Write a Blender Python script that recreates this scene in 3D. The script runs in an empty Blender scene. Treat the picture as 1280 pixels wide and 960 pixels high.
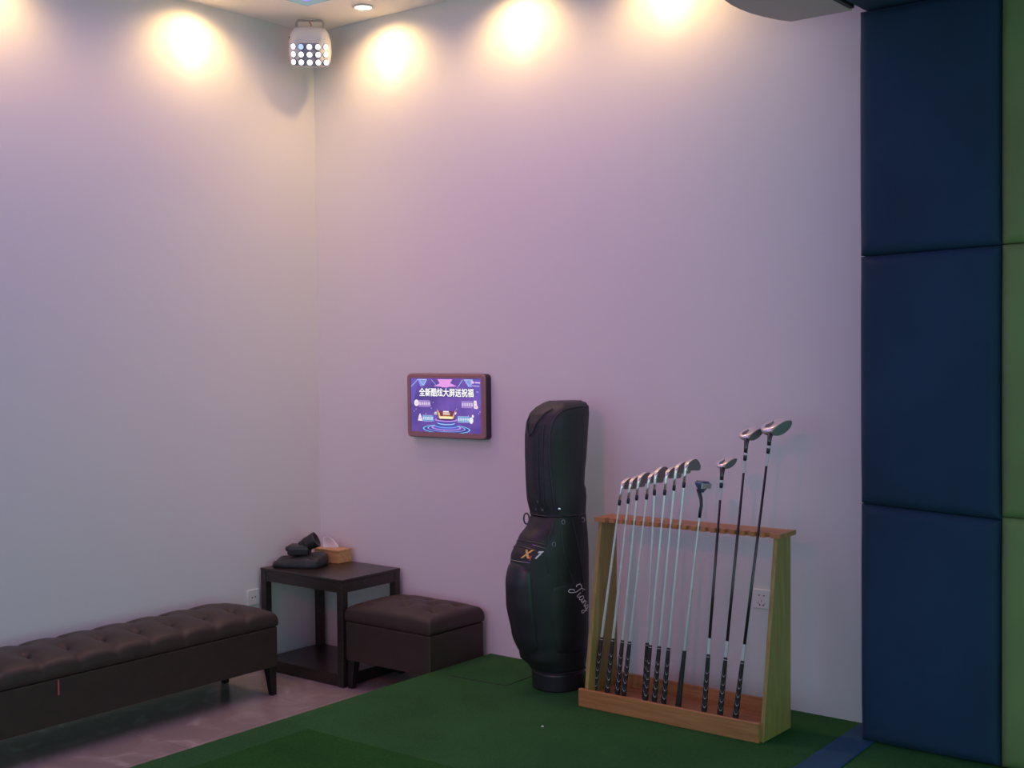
import bpy, bmesh, math, random
from mathutils import Vector, Matrix, noise as mn
random.seed(4)
C = bpy.context.scene.collection
PI = math.pi
T = 0.1815      # top of the turf platform above the tiled floor
CEIL = 3.659

# ------------------------------------------------------------------ materials
def nodes(name):
    m = bpy.data.materials.new(name); m.use_nodes = True
    nt = m.node_tree; b = nt.nodes['Principled BSDF']
    return m, nt, b
def mat(name, col, rough=.5, metal=0, var=0, vscale=30, bump=0, bscale=200, sheen=0, coat=0, spec=None, bdist=.002):
    m, nt, b = nodes(name)
    b.inputs['Base Color'].default_value = (*col, 1)
    b.inputs['Roughness'].default_value = rough
    b.inputs['Metallic'].default_value = metal
    if sheen:
        b.inputs['Sheen Weight'].default_value = sheen
        b.inputs['Sheen Roughness'].default_value = .45
        b.inputs['Sheen Tint'].default_value = (min(1, col[0]*3+.1), min(1, col[1]*3+.1), min(1, col[2]*3+.1), 1)
    if coat: b.inputs['Coat Weight'].default_value = coat
    if spec is not None: b.inputs['Specular IOR Level'].default_value = spec
    tc = nt.nodes.new('ShaderNodeTexCoord')
    if var:
        n = nt.nodes.new('ShaderNodeTexNoise'); n.inputs['Scale'].default_value = vscale; n.inputs['Detail'].default_value = 4
        nt.links.new(tc.outputs['Object'], n.inputs['Vector'])
        r = nt.nodes.new('ShaderNodeValToRGB')
        r.color_ramp.elements[0].position = .3; r.color_ramp.elements[1].position = .7
        r.color_ramp.elements[0].color = (*[max(0, c*(1-var)) for c in col], 1)
        r.color_ramp.elements[1].color = (*[min(1, c*(1+var)) for c in col], 1)
        nt.links.new(n.outputs['Fac'], r.inputs['Fac']); nt.links.new(r.outputs['Color'], b.inputs['Base Color'])
    if bump:
        n2 = nt.nodes.new('ShaderNodeTexNoise'); n2.inputs['Scale'].default_value = bscale; n2.inputs['Detail'].default_value = 3
        nt.links.new(tc.outputs['Object'], n2.inputs['Vector'])
        bp = nt.nodes.new('ShaderNodeBump'); bp.inputs['Strength'].default_value = bump; bp.inputs['Distance'].default_value = bdist
        nt.links.new(n2.outputs['Fac'], bp.inputs['Height']); nt.links.new(bp.outputs['Normal'], b.inputs['Normal'])
    return m
def emit(name, col, s):
    m, nt, b = nodes(name)
    b.inputs['Base Color'].default_value = (0, 0, 0, 1); b.inputs['Roughness'].default_value = .6
    b.inputs['Emission Color'].default_value = (*col, 1); b.inputs['Emission Strength'].default_value = s
    return m
def wood(name, c1, c2, axis=0, rough=.45):
    m, nt, b = nodes(name)
    tc = nt.nodes.new('ShaderNodeTexCoord'); mp = nt.nodes.new('ShaderNodeMapping')
    sc = [22, 22, 22]; sc[axis] = 1.6; mp.inputs['Scale'].default_value = sc
    n = nt.nodes.new('ShaderNodeTexNoise'); n.inputs['Scale'].default_value = 3; n.inputs['Detail'].default_value = 6; n.inputs['Distortion'].default_value = .6
    r = nt.nodes.new('ShaderNodeValToRGB'); r.color_ramp.elements[0].position = .35; r.color_ramp.elements[1].position = .68
    r.color_ramp.elements[0].color = (*c2, 1); r.color_ramp.elements[1].color = (*c1, 1)
    nt.links.new(tc.outputs['Object'], mp.inputs['Vector']); nt.links.new(mp.outputs['Vector'], n.inputs['Vector'])
    nt.links.new(n.outputs['Fac'], r.inputs['Fac']); nt.links.new(r.outputs['Color'], b.inputs['Base Color'])
    b.inputs['Roughness'].default_value = rough
    return m
M = {}
M['wall'] = mat('wall_paint', (.74, .72, .72), .85, bump=.06, bscale=350)
M['ceiling'] = mat('ceiling_paint', (.86, .83, .82), .9)
M['wood_x'] = wood('rack_wood_lengthwise', (.50, .235, .085), (.37, .155, .05), 0)
M['wood_z'] = wood('rack_wood_upright', (.40, .28, .09), (.30, .19, .055), 2)  # same rack wood, less red: part of the green light is in this colour
M['wood_box'] = wood('tissue_box_wood', (.66, .38, .16), (.52, .28, .10), 0)
M['dark_wood'] = wood('dark_table_wood', (.038, .028, .023), (.020, .015, .012), 0, .32)
M['leather'] = mat('brown_upholstery', (.036, .022, .018), .5, var=.15, vscale=14, bump=.35, bscale=420, sheen=.12)
M['leg_black'] = mat('black_leg', (.012, .011, .011), .4)
M['blue_velvet'] = mat('blue_velvet', (.007, .030, .078), .85, var=.22, vscale=2.2, bump=.25, bscale=260, sheen=.12)
M['green_velvet'] = mat('green_velvet', (.17, .235, .085), .85, var=.16, vscale=2.0, bump=.25, bscale=260, sheen=.15)
M['blue_turf'] = mat('blue_strip', (.005, .055, .13), .75, var=.25, vscale=9, bump=.3, bscale=200)
M['board'] = mat('grey_board', (.68, .52, .53), .7)
M['gap_shade'] = mat('gap_shade', (.01, .01, .012), .6)  # near-black colour standing in for shade in a gap
M['steel'] = mat('steel_shaft', (.84, .88, .88), .28, .6)
M['head_steel'] = mat('brushed_head', (.74, .71, .73), .3, .7)
M['face_steel'] = mat('matt_face', (.26, .26, .26), .5, .6)
M['chrome'] = mat('bright_chrome', (.88, .87, .88), .22, .8)
M['graphite'] = mat('black_graphite', (.018, .014, .018), .3, 0, coat=.4)
M['ferrule'] = mat('ferrule_black', (.012, .014, .03), .3)
M['ferrule_ring'] = mat('ring_white', (.65, .65, .68), .4)
M['white_band'] = mat('white_band', (.62, .60, .64), .4)
M['crown'] = mat('dark_crown', (.06, .05, .055), .25, .3, coat=.6)
M['putter_blue'] = mat('blue_putter', (.10, .19, .34), .35, .5)
M['bag_black'] = mat('bag_black', (.013, .014, .017), .5, var=.3, vscale=12, bump=.25, bscale=160)
M['bag_panel'] = mat('bag_panel', (.022, .021, .026), .38, bump=.2, bscale=260)
M['hood'] = mat('hood_nylon', (.018, .020, .025), .55, var=.25, vscale=9, bump=.35, bscale=30, bdist=.006)
M['piping'] = mat('bag_piping', (.035, .035, .045), .35)
M['zip'] = mat('zip_metal', (.35, .35, .40), .35, .8)
M['silver_thread'] = mat('silver_thread', (.72, .78, .75), .5)
M['gold'] = mat('gold_letter', (.62, .48, .12), .4, .3)
M['red_letter'] = mat('red_letter', (.5, .06, .06), .4)
M['white_letter'] = mat('white_letter', (.75, .74, .78), .4)
M['stud'] = mat('stud', (.9, .9, .9), .15, 1)
M['plastic_white'] = mat('white_plastic', (.78, .76, .76), .4)
M['hole'] = mat('socket_hole', (.02, .02, .02), .7)
M['bezel'] = mat('rose_brown_bezel', (.36, .19, .20), .35, .1)
M['bezel_side'] = mat('dark_housing', (.03, .02, .035), .4)
M['device'] = mat('black_device', (.02, .022, .024), .38)
M['pouch'] = mat('black_pouch', (.022, .025, .027), .5, bump=.5, bscale=22, bdist=.006)
M['tissue'] = mat('tissue_paper', (.85, .82, .84), .9)
M['can_white'] = mat('downlight_white', (.8, .78, .76), .4)
M['lamp'] = emit('lamp_glow', (1, .86, .62), 14)
M['lens'] = emit('lens_glow', (.93, .97, 1), 1.7)
M['lens_blue'] = emit('lens_glow_blue', (.45, .6, 1), 1.2)
M['lens_ring'] = mat('lens_ring', (.10, .10, .14), .4)
M['fixture'] = mat('fixture_white', (.74, .68, .68), .42)
M['fixture_face'] = mat('fixture_face', (.36, .34, .42), .5)
M['bracket_grey'] = mat('bracket_grey', (.42, .38, .40), .45, .2)
M['red_wire'] = mat('red_wire', (.5, .03, .03), .5)
M['cove_frame'] = emit('cove_teal_edge', (.35, .52, .55), .62)
M['cove_glow'] = emit('cove_violet', (.42, .26, 1.0), 1.0)
M['red_tag'] = mat('red_tag', (.42, .09, .09), .6)
M['orange'] = mat('tee_white', (.75, .75, .7), .5)

# turf: short pile
def turf_mat(name, c1, c2):
    m, nt, b = nodes(name)
    tc = nt.nodes.new('ShaderNodeTexCoord')
    n = nt.nodes.new('ShaderNodeTexNoise'); n.inputs['Scale'].default_value = 230; n.inputs['Detail'].default_value = 5
    big = nt.nodes.new('ShaderNodeTexNoise'); big.inputs['Scale'].default_value = 2.5; big.inputs['Detail'].default_value = 3
    add = nt.nodes.new('ShaderNodeMath'); add.operation = 'MULTIPLY_ADD'; add.inputs[1].default_value = .35
    sub = nt.nodes.new('ShaderNodeMath'); sub.operation = 'MULTIPLY'; sub.inputs[1].default_value = .65
    r = nt.nodes.new('ShaderNodeValToRGB'); r.color_ramp.elements[0].position = .36; r.color_ramp.elements[1].position = .66
    r.color_ramp.elements[0].color = (*c2, 1); r.color_ramp.elements[1].color = (*c1, 1)
    for x in (n, big): nt.links.new(tc.outputs['Object'], x.inputs['Vector'])
    nt.links.new(n.outputs['Fac'], sub.inputs[0]); nt.links.new(big.outputs['Fac'], add.inputs[0]); nt.links.new(sub.outputs[0], add.inputs[2])
    nt.links.new(add.outputs[0], r.inputs['Fac']); nt.links.new(r.outputs['Color'], b.inputs['Base Color'])
    bp = nt.nodes.new('ShaderNodeBump'); bp.inputs['Strength'].default_value = .9; bp.inputs['Distance'].default_value = .004
    nt.links.new(n.outputs['Fac'], bp.inputs['Height']); nt.links.new(bp.outputs['Normal'], b.inputs['Normal'])
    b.inputs['Roughness'].default_value = .95; b.inputs['Specular IOR Level'].default_value = .15
    return m
M['turf'] = turf_mat('turf', (.040, .150, .042), (.016, .072, .020))
M['turf_dark'] = turf_mat('turf_dark', (.022, .125, .018), (.010, .058, .009))
M['turf_side'] = mat('platform_side', (.015, .012, .012), .8)

# glossy marble tile
def marble():
    m, nt, b = nodes('floor_marble_tile')
    tc = nt.nodes.new('ShaderNodeTexCoord')
    n = nt.nodes.new('ShaderNodeTexNoise'); n.inputs['Scale'].default_value = 3.5; n.inputs['Detail'].default_value = 8; n.inputs['Distortion'].default_value = 1.8
    r = nt.nodes.new('ShaderNodeValToRGB')
    e = r.color_ramp.elements; e[0].position = .3; e[0].color = (.33, .285, .275, 1); e[1].position = .62; e[1].color = (.40, .34, .315, 1)
    x = e.new(.5); x.color = (.34, .285, .265, 1); x = e.new(.72); x.color = (.52, .46, .43, 1)
    br = nt.nodes.new('ShaderNodeTexBrick'); br.offset = 0; br.inputs['Scale'].default_value = 1
    br.inputs['Brick Width'].default_value = .8; br.inputs['Row Height'].default_value = .8; br.inputs['Mortar Size'].default_value = .0016
    br.inputs['Color1'].default_value = br.inputs['Color2'].default_value = (1, 1, 1, 1); br.inputs['Mortar'].default_value = (.72, .70, .69, 1)
    mx = nt.nodes.new('ShaderNodeMix'); mx.data_type = 'RGBA'; mx.blend_type = 'MULTIPLY'; mx.inputs['Factor'].default_value = 1
    nt.links.new(tc.outputs['Object'], n.inputs['Vector']); nt.links.new(tc.outputs['Object'], br.inputs['Vector'])
    nt.links.new(n.outputs['Fac'], r.inputs['Fac']); nt.links.new(r.outputs['Color'], mx.inputs['A']); nt.links.new(br.outputs['Color'], mx.inputs['B'])
    nt.links.new(mx.outputs['Result'], b.inputs['Base Color'])
    b.inputs['Roughness'].default_value = .16
    return m
M['marble'] = marble()

# grip rubber: dark with thin pale curved lines (own z along the shaft)
def grip_mat():
    m, nt, b = nodes('grip_rubber')
    tc = nt.nodes.new('ShaderNodeTexCoord'); s = nt.nodes.new('ShaderNodeSeparateXYZ')
    nt.links.new(tc.outputs['Object'], s.inputs[0])
    def math_(op, a, v=None, c=None):
        q = nt.nodes.new('ShaderNodeMath'); q.operation = op
        if isinstance(a, (int, float)): q.inputs[0].default_value = a
        else: nt.links.new(a, q.inputs[0])
        if v is not None:
            if isinstance(v, (int, float)): q.inputs[1].default_value = v
            else: nt.links.new(v, q.inputs[1])
        if c is not None:
            if isinstance(c, (int, float)): q.inputs[2].default_value = c
            else: nt.links.new(c, q.inputs[2])
        return q.outputs[0]
    ang = math_('ARCTAN2', s.outputs['Y'], s.outputs['X'])
    wob = math_('SINE', math_('MULTIPLY', ang, 2.0))
    zz = math_('MULTIPLY_ADD', wob, .011, s.outputs['Z'])
    fr = math_('FRACT', math_('DIVIDE', zz, .036))
    line = math_('LESS_THAN', fr, .09)
    lim = math_('LESS_THAN', s.outputs['Z'], .185)
    k = math_('MULTIPLY', line, lim)
    ring = math_('MULTIPLY', math_('GREATER_THAN', s.outputs['Z'], .2405), math_('LESS_THAN', s.outputs['Z'], .2435))
    k = math_('MAXIMUM', k, ring)
    mx = nt.nodes.new('ShaderNodeMix'); mx.data_type = 'RGBA'
    mx.inputs['A'].default_value = (.014, .013, .015, 1); mx.inputs['B'].default_value = (.42, .42, .45, 1)
    nt.links.new(k, mx.inputs['Factor']); nt.links.new(mx.outputs['Result'], b.inputs['Base Color'])
    b.inputs['Roughness'].default_value = .6
    return m
M['grip'] = grip_mat()
M['grip_plain'] = mat('putter_grip', (.014, .013, .015), .6)

# ------------------------------------------------------------------ helpers
def obj(name, bm, m, parent=None, smooth=False, bevel=0, seg=2, subd=0):
    me = bpy.data.meshes.new(name)
    bmesh.ops.recalc_face_normals(bm, faces=bm.faces)
    bm.to_mesh(me); bm.free()
    ms = m if isinstance(m, (list, tuple)) else [m]
    for x in ms: me.materials.append(M[x] if isinstance(x, str) else x)
    if smooth:
        for p in me.polygons: p.use_smooth = True
    o = bpy.data.objects.new(name, me); C.objects.link(o)
    if parent: o.parent = parent
    if bevel:
        b = o.modifiers.new('bevel', 'BEVEL'); b.width = bevel; b.segments = seg; b.limit_method = 'ANGLE'; b.angle_limit = .7
    if subd:
        s = o.modifiers.new('sub', 'SUBSURF'); s.levels = s.render_levels = subd
    return o
def tag(o, label, cat, group=None):
    o['label'] = label; o['category'] = cat
    if group: o['group'] = group
    return o
def thing(name, label, cat, loc=(0, 0, 0), rotz=0, group=None):
    o = bpy.data.objects.new(name, None); C.objects.link(o); o.location = loc; o.rotation_euler = (0, 0, rotz)
    o.empty_display_size = .05
    return tag(o, label, cat, group)
def struct(name, bm, m, parent=None, **k):
    o = obj(name, bm, m, parent, **k)
    if not parent: o['kind'] = 'structure'
    return o
def box(bm, x0, x1, y0, y1, z0, z1, mi=0):
    v = [bm.verts.new((x, y, z)) for z in (z0, z1) for y in (y0, y1) for x in (x0, x1)]
    for f in ((0, 2, 3, 1), (4, 5, 7, 6), (0, 1, 5, 4), (2, 6, 7, 3), (0, 4, 6, 2), (1, 3, 7, 5)):
        bm.faces.new([v[i] for i in f]).material_index = mi
    return bm
def bx(*a): return box(bmesh.new(), *a)
def prism(pts, axis, a0, a1, bm=None, mi=0):
    """polygon pts (p,q) extruded along axis from a0 to a1"""
    bm = bm or bmesh.new()
    def P(p, q, a): return {0: (a, p, q), 1: (p, a, q), 2: (p, q, a)}[axis]
    A = [bm.verts.new(P(p, q, a0)) for p, q in pts]; B = [bm.verts.new(P(p, q, a1)) for p, q in pts]
    n = len(pts)
    bm.faces.new(A[::-1]).material_index = mi; bm.faces.new(B).material_index = mi
    for i in range(n): bm.faces.new((A[i], A[(i+1) % n], B[(i+1) % n], B[i])).material_index = mi
    return bm
def lathe(prof, seg=24, bm=None, ax=None):
    """prof [(r,z)] around z, closed with caps"""
    bm = bm or bmesh.new(); R = []
    for r, z in prof:
        R.append([bm.verts.new((r*math.cos(2*PI*i/seg), r*math.sin(2*PI*i/seg), z)) for i in range(seg)])
    for a, b in zip(R, R[1:]):
        for i in range(seg): bm.faces.new((a[i], a[(i+1) % seg], b[(i+1) % seg], b[i]))
    bm.faces.new(R[0][::-1]); bm.faces.new(R[-1])
    return bm
def tube(path, r, seg=8, bm=None, closed=False):
    """r is a number or a list of radii"""
    bm = bm or bmesh.new(); P = [Vector(p) for p in path]; n = len(P)
    rs = r if isinstance(r, (list, tuple)) else [r]*n
    rings = []; up = None
    for i in range(n):
        if closed: d = (P[(i+1) % n]-P[i-1])
        else: d = (P[min(i+1, n-1)]-P[max(i-1, 0)])
        d.normalize()
        if up is None: up = d.orthogonal().normalized()
        up = (up-d*up.dot(d)).normalized(); w = d.cross(up)
        rings.append([bm.verts.new(P[i]+rs[i]*(math.cos(2*PI*k/seg)*up+math.sin(2*PI*k/seg)*w)) for k in range(seg)])
    m = n if closed else n-1
    for i in range(m):
        a, b = rings[i], rings[(i+1) % n]
        for k in range(seg): bm.faces.new((a[k], a[(k+1) % seg], b[(k+1) % seg], b[k]))
    if not closed: bm.faces.new(rings[0][::-1]); bm.faces.new(rings[-1])
    return bm
def loft(rings, bm=None, cap=True):
    bm = bm or bmesh.new(); R = [[bm.verts.new(p) for p in r] for r in rings]; n = len(R[0])
    for a, b in zip(R, R[1:]):
        for i in range(n): bm.faces.new((a[i], a[(i+1) % n], b[(i+1) % n], b[i]))
    if cap: bm.faces.new(R[0][::-1]); bm.faces.new(R[-1])
    return bm
def rrect(w, h, r, n=6):
    """rounded rectangle outline centred on 0"""
    pts = []
    for cx, cy, a in ((w/2-r, h/2-r, 0), (-w/2+r, h/2-r, 90), (-w/2+r, -h/2+r, 180), (w/2-r, -h/2+r, 270)):
        for i in range(n+1):
            t = math.radians(a+90*i/n); pts.append((cx+r*math.cos(t), cy+r*math.sin(t)))
    return pts
def text_bm(s, size, bold=0, shear=0, depth=0):
    cu = bpy.data.curves.new('text', 'FONT'); cu.body = s; cu.size = size; cu.offset = bold; cu.shear = shear
    cu.align_x = 'CENTER'; cu.align_y = 'CENTER'; cu.extrude = depth; cu.resolution_u = 3
    o = bpy.data.objects.new('text', cu); C.objects.link(o)
    bpy.context.view_layer.update()
    me = bpy.data.meshes.new_from_object(o.evaluated_get(bpy.context.evaluated_depsgraph_get()))
    bm = bmesh.new(); bm.from_mesh(me)
    bpy.data.objects.remove(o); bpy.data.curves.remove(cu); bpy.data.meshes.remove(me)
    return bm

# ------------------------------------------------------------------ the room
struct('floor', bx(-.1, 9, -8, .1, -.1, 0), 'marble')
struct('wall_left', bx(-.12, 0, -8, .12, 0, CEIL), 'wall')
struct('wall_back', bx(-.12, 9, 0, .12, 0, CEIL), 'wall')
struct('ceiling', bx(-.12, 9, -8, .12, CEIL, CEIL+.1), 'ceiling')
# raised platform covered with turf
EX = 1.3035
bm = box(bmesh.new(), EX+.004, 9, -8, -.002, .001, T-.012, 0)
plat = struct('platform', bm, 'turf_side'); plat['kind'] = 'structure'
def turf_sheet():
    bm = bmesh.new()
    # ragged left edge and ragged edge along the wall
    n = 260; L = []
    for i in range(n+1):
        y = -8+i*(8-.003)/n
        L.append((EX-.002+.003*mn.noise(Vector((0, y*35, 3))), y))
    back = [(EX+i*(9-EX)/400, -.004+.003*mn.noise(Vector((i*.9, 1, 1)))) for i in range(1, 401)]
    pts = L+back+[(9, -8)]
    prism(pts, 2, T-.012, T, bm)
    return bm
struct('turf_carpet', turf_sheet(), 'turf')
# darker green patch, a thin sheet on the turf
tag(obj('dark_turf_patch', prism([(1.50, -1.48), (1.50, -4.2), (3.6, -4.2), (3.6, -1.47)], 2, T, T+.003), 'turf_dark'),
    'darker green patch on the green turf at the bottom edge of the photo', 'mat')
# cut-in turf patch in front of the wall: a fine dark seam
bm = bmesh.new()
tube([(1.42, -.47, T+.0006), (1.58, -.462, T+.0006), (1.76, -.45, T+.0006), (1.755, -.25, T+.0006), (1.752, -.03, T+.0006)], .0022, 5, bm)
tag(obj('turf_seam', bm, 'turf_side'), 'thin dark seam line cut in the green turf left of the golf bag', 'seam')
# blue strip
bm = bmesh.new()
pts = []
for i in range(25):
    y = -.02-i*.1; pts.append((3.352+.016*min(1, i/6)+.002*mn.noise(Vector((i*1.3, 0, 0))), y))
for i in range(24, -1, -1):
    y = -.02-i*.1; pts.append((3.485+.03*min(1, i/6)+.002*mn.noise(Vector((i*1.3, 5, 0))), y))
prism(pts, 2, T, T+.006, bm)
tag(obj('blue_floor_strip', bm, 'blue_turf', bevel=.002), 'blue floor strip running across the turf from the foot of the blue padding', 'floor strip')
# loose white speck on the turf
tag(obj('paper_scrap', lathe([(.001, 0), (.005, .001), (.006, .004), (.002, .007)], 8), 'orange'), 'tiny white scrap lying on the green turf in front of the golf bag', 'scrap').location = (2.287, -.86, T)

# ------------------------------------------------------------------ padded panels
def pad(name, x0, x1, zl0, zr0, zl1, zr1, yb, yf, m, label, cat, group, seed=0, r=.022):
    """cushion standing off the wall; front at yf, bulging softly, its four corners at their own heights"""
    bm = bmesh.new(); NX, NZ = 28, 44
    def edge(t, L):     # rounded falloff close to an edge
        d = min(t, 1-t)*L
        return 0 if d > r*1.6 else (1-d/(r*1.6))
    g = []
    for j in range(NZ+1):
        tz = .5-.5*math.cos(PI*j/NZ) if False else j/NZ
        tz = (tz + .5-.5*math.cos(PI*tz))/2
        row = []
        for i in range(NX+1):
            tx = i/NX; tx = (tx + .5-.5*math.cos(PI*tx))/2
            z0 = zl0+(zr0-zl0)*tx; z1 = zl1+(zr1-zl1)*tx
            x = x0+(x1-x0)*tx; z = z0+(z1-z0)*tz
            e = max(edge(tx, x1-x0), edge(tz, z1-z0))
            bulge = (abs(2*tx-1)**3+abs(2*tz-1)**5)
            y = yf+r*e*e+.016*min(1.4, bulge)*.7 + .004*mn.noise(Vector((x*3+seed, z*2.5, seed)))*(1-e)
            row.append(bm.verts.new((x, y, z)))
        g.append(row)
    for j in range(NZ):
        for i in range(NX): bm.faces.new((g[j][i], g[j][i+1], g[j+1][i+1], g[j+1][i]))
    # sides down to the wall
    loop = g[0][:] + [g[j][NX] for j in range(1, NZ+1)] + [g[NZ][i] for i in range(NX-1, -1, -1)] + [g[j][0] for j in range(NZ-1, 0, -1)]
    back = [bm.verts.new((v.co.x, yb, v.co.z)) for v in loop]
    n = len(loop)
    for i in range(n): bm.faces.new((loop[i], back[i], back[(i+1) % n], loop[(i+1) % n]))
    bm.faces.new(back)
    o = obj(name, bm, m, smooth=True)
    return tag(o, label, cat, group)
PT = 3.135
YF = -.2606
bx0, bx1 = 3.443, 3.995
names = ['lowest blue velvet padded wall panel, standing on the turf', 'middle blue velvet padded wall panel between two seams', 'top blue velvet padded wall panel under the padded ceiling']
zs = [(T+.004, T+.004, 1.152, 1.126), (1.156, 1.130, 2.152, 2.166), (2.156, 2.170, PT-.003, PT-.003)]
for i, (a, b_, c, d) in enumerate(zs):
    pad('padded_panel', bx0, bx1-.002, a, b_, c, d, -.005, YF, 'blue_velvet', names[i], 'wall panel', 'blue padded wall panels', i*7)
names = ['lowest green velvet padded wall panel at the right edge', 'middle green velvet padded wall panel at the right edge', 'top green velvet padded wall panel at the right edge']
zs2 = [(T+.004, T+.004, 1.138, 1.130), (1.142, 1.134, 2.168, 2.172), (2.172, 2.176, PT-.003, PT-.003)]
for i, (a, b_, c, d) in enumerate(zs2):
    pad('padded_panel', bx1+.003, bx1+.56, a, b_, c, d, -.005, YF, 'green_velvet', names[i], 'wall panel', 'green padded wall panels', 30+i*7)
# padded ceiling over the bay
bm = bx(3.446, 6.5, -3.2, -.004, PT+.004, CEIL-.001)
tag(obj('padded_ceiling', bm, 'blue_velvet', bevel=.02, seg=3), 'blue velvet padded lowered ceiling above the blue wall panels', 'padded ceiling')
# grey board with one rounded side, beside it
pts = [(3.425, -.262), (3.159, -.262)]
arc = [(3.128, -.33), (3.105, -.41), (3.091, -.49), (3.087, -.57), (3.091, -.65), (3.103, -.73), (3.128, -.82), (3.165, -.90), (3.22, -.98), (3.29, -1.04), (3.36, -1.07), (3.425, -1.08)]
hb = thing('hanging_board', 'grey board with a rounded side hanging beside the blue padded ceiling', 'board', (3.25, -.6, PT))
def rel(bm, o):
    bmesh.ops.translate(bm, verts=bm.verts, vec=-Vector(o.location)); return bm
obj('board', rel(prism(pts+arc, 2, PT, PT+.045), hb), 'board', hb, bevel=.003)
obj('gap_shade_strip', rel(bx(3.4255, 3.4445, -1.08, -.29, PT+.001, PT+.05), hb), 'gap_shade', hb)  # dark strip painted as the shadow gap between board and padded ceiling
for y in (-.45, -.9):
    obj('hanger', rel(bx(3.30, 3.34, y-.02, y+.02, PT+.045, CEIL-.001), hb), 'board', hb)

# ------------------------------------------------------------------ ceiling light panel (corner visible at the top edge)
cx0, cy0 = .434, -.443
lp = thing('ceiling_light_panel', 'violet glowing ceiling light panel with pale teal rim at the top edge', 'ceiling light', (cx0, cy0, CEIL))
W_, H_ = 2.5, 3.6; f = .055
bm = bmesh.new()
box(bm, 0, W_, -f, 0, -.012, -.001); box(bm, 0, W_, -H_, -H_+f, -.012, -.001)
box(bm, 0, f, -H_+f, -f, -.012, -.001); box(bm, W_-f, W_, -H_+f, -f, -.012, -.001)
obj('rim', bm, 'cove_frame', lp)
obj('diffuser', bx(f, W_-f, -H_+f, -f, -.008, -.001), 'cove_glow', lp)

# ------------------------------------------------------------------ downlights
WARM = (1, .76, .46); SPILL = (1, .62, .24)
def downlight(x, y, aim, label, power=8, wide=20):
    t = thing('downlight', label, 'downlight', (x, y, CEIL), 0, 'recessed downlights')
    obj('trim_ring', lathe([(.055, -.001), (.058, -.006), (.048, -.010), (.044, -.004), (.044, -.001)], 28), 'can_white', t, smooth=True)
    obj('lamp_face', lathe([(.043, -.0012), (.043, -.005), (.040, -.007), (.001, -.0075)], 28), 'lamp', t)
    d = Vector(aim)-Vector((x, y, CEIL-.02))
    for nm, pw, sz, bl, rad in (('spot_core', power, 44, .8, .03), ('spot_spill', wide, 150, .8, .03)):
        l = bpy.data.lights.new(nm, 'SPOT'); l.energy = pw; l.color = WARM if nm == 'spot_core' else SPILL; l.spot_size = math.radians(sz); l.spot_blend = bl; l.shadow_soft_size = rad
        o = bpy.data.objects.new(nm, l); C.objects.link(o); o.parent = t
        o.location = (0, 0, -.03)
        dd = d if nm == 'spot_core' else Vector((d.x*.35, d.y*.35, -.35))
        o.rotation_euler = dd.to_track_quat('-Z', 'Y').to_euler()
    return t
for i, (x, lab) in enumerate(((.629, 'bright round recessed downlight on the ceiling right of the corner fixture'),
                              (1.552, 'recessed downlight aimed at the back wall, above the wall screen side'),
                              (2.435, 'recessed downlight nearest the grey hanging board'))):
    downlight(x, -.215, (x, .02, 3.43), lab)
for i, (y, lab) in enumerate(((-.886, 'recessed downlight aimed at the left wall nearest the corner fixture'),
                              (-2.10, 'recessed downlight aimed at the left wall by the left edge of the photo'))):
    downlight(.205, y, (-.02, y, 3.43), lab)

# ------------------------------------------------------------------ corner stage light
st = thing('stage_light', 'white stage light with fifteen glowing lenses hanging in the ceiling corner', 'stage light', (.225, -.235, CEIL), math.radians(45))
# local frame: -Y local points into the room (world +x -y after the 45 degree turn)
obj('bracket', tube([(-.075, .02, -.125), (-.075, .02, -.02), (-.066, .02, -.006), (.066, .02, -.006), (.075, .02, -.02), (.075, .02, -.125)], .0065, 6), 'bracket_grey', st)
obj('mount_plate', bx(-.03, .03, 0, .04, -.004, -.0005), 'fixture', st)
body = thing.__call__ if False else None
def fixture_body():
    rings = []; N = 40
    prof = [(-.108, .080, .056), (-.103, .102, .074), (-.080, .112, .082), (-.03, .119, .086), (.03, .116, .085), (.075, .104, .078), (.100, .085, .066), (.108, .055, .045)]
    for z, a, b in prof:
        r = []
        for i in range(N):
            t = 2*PI*i/N; c, s = math.cos(t), math.sin(t)
            r.append((a*math.copysign(abs(c)**.62, c), b*math.copysign(abs(s)**.62, s), z))
        rings.append(r)
    return loft(rings)
piv = Matrix.Translation((0, .0, -.158)) @ Matrix.Rotation(math.radians(16), 4, 'X')
def place(o, mtx): o.matrix_local = mtx; return o
fb = place(obj('housing', fixture_body(), 'fixture', st, smooth=True), piv)
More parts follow.
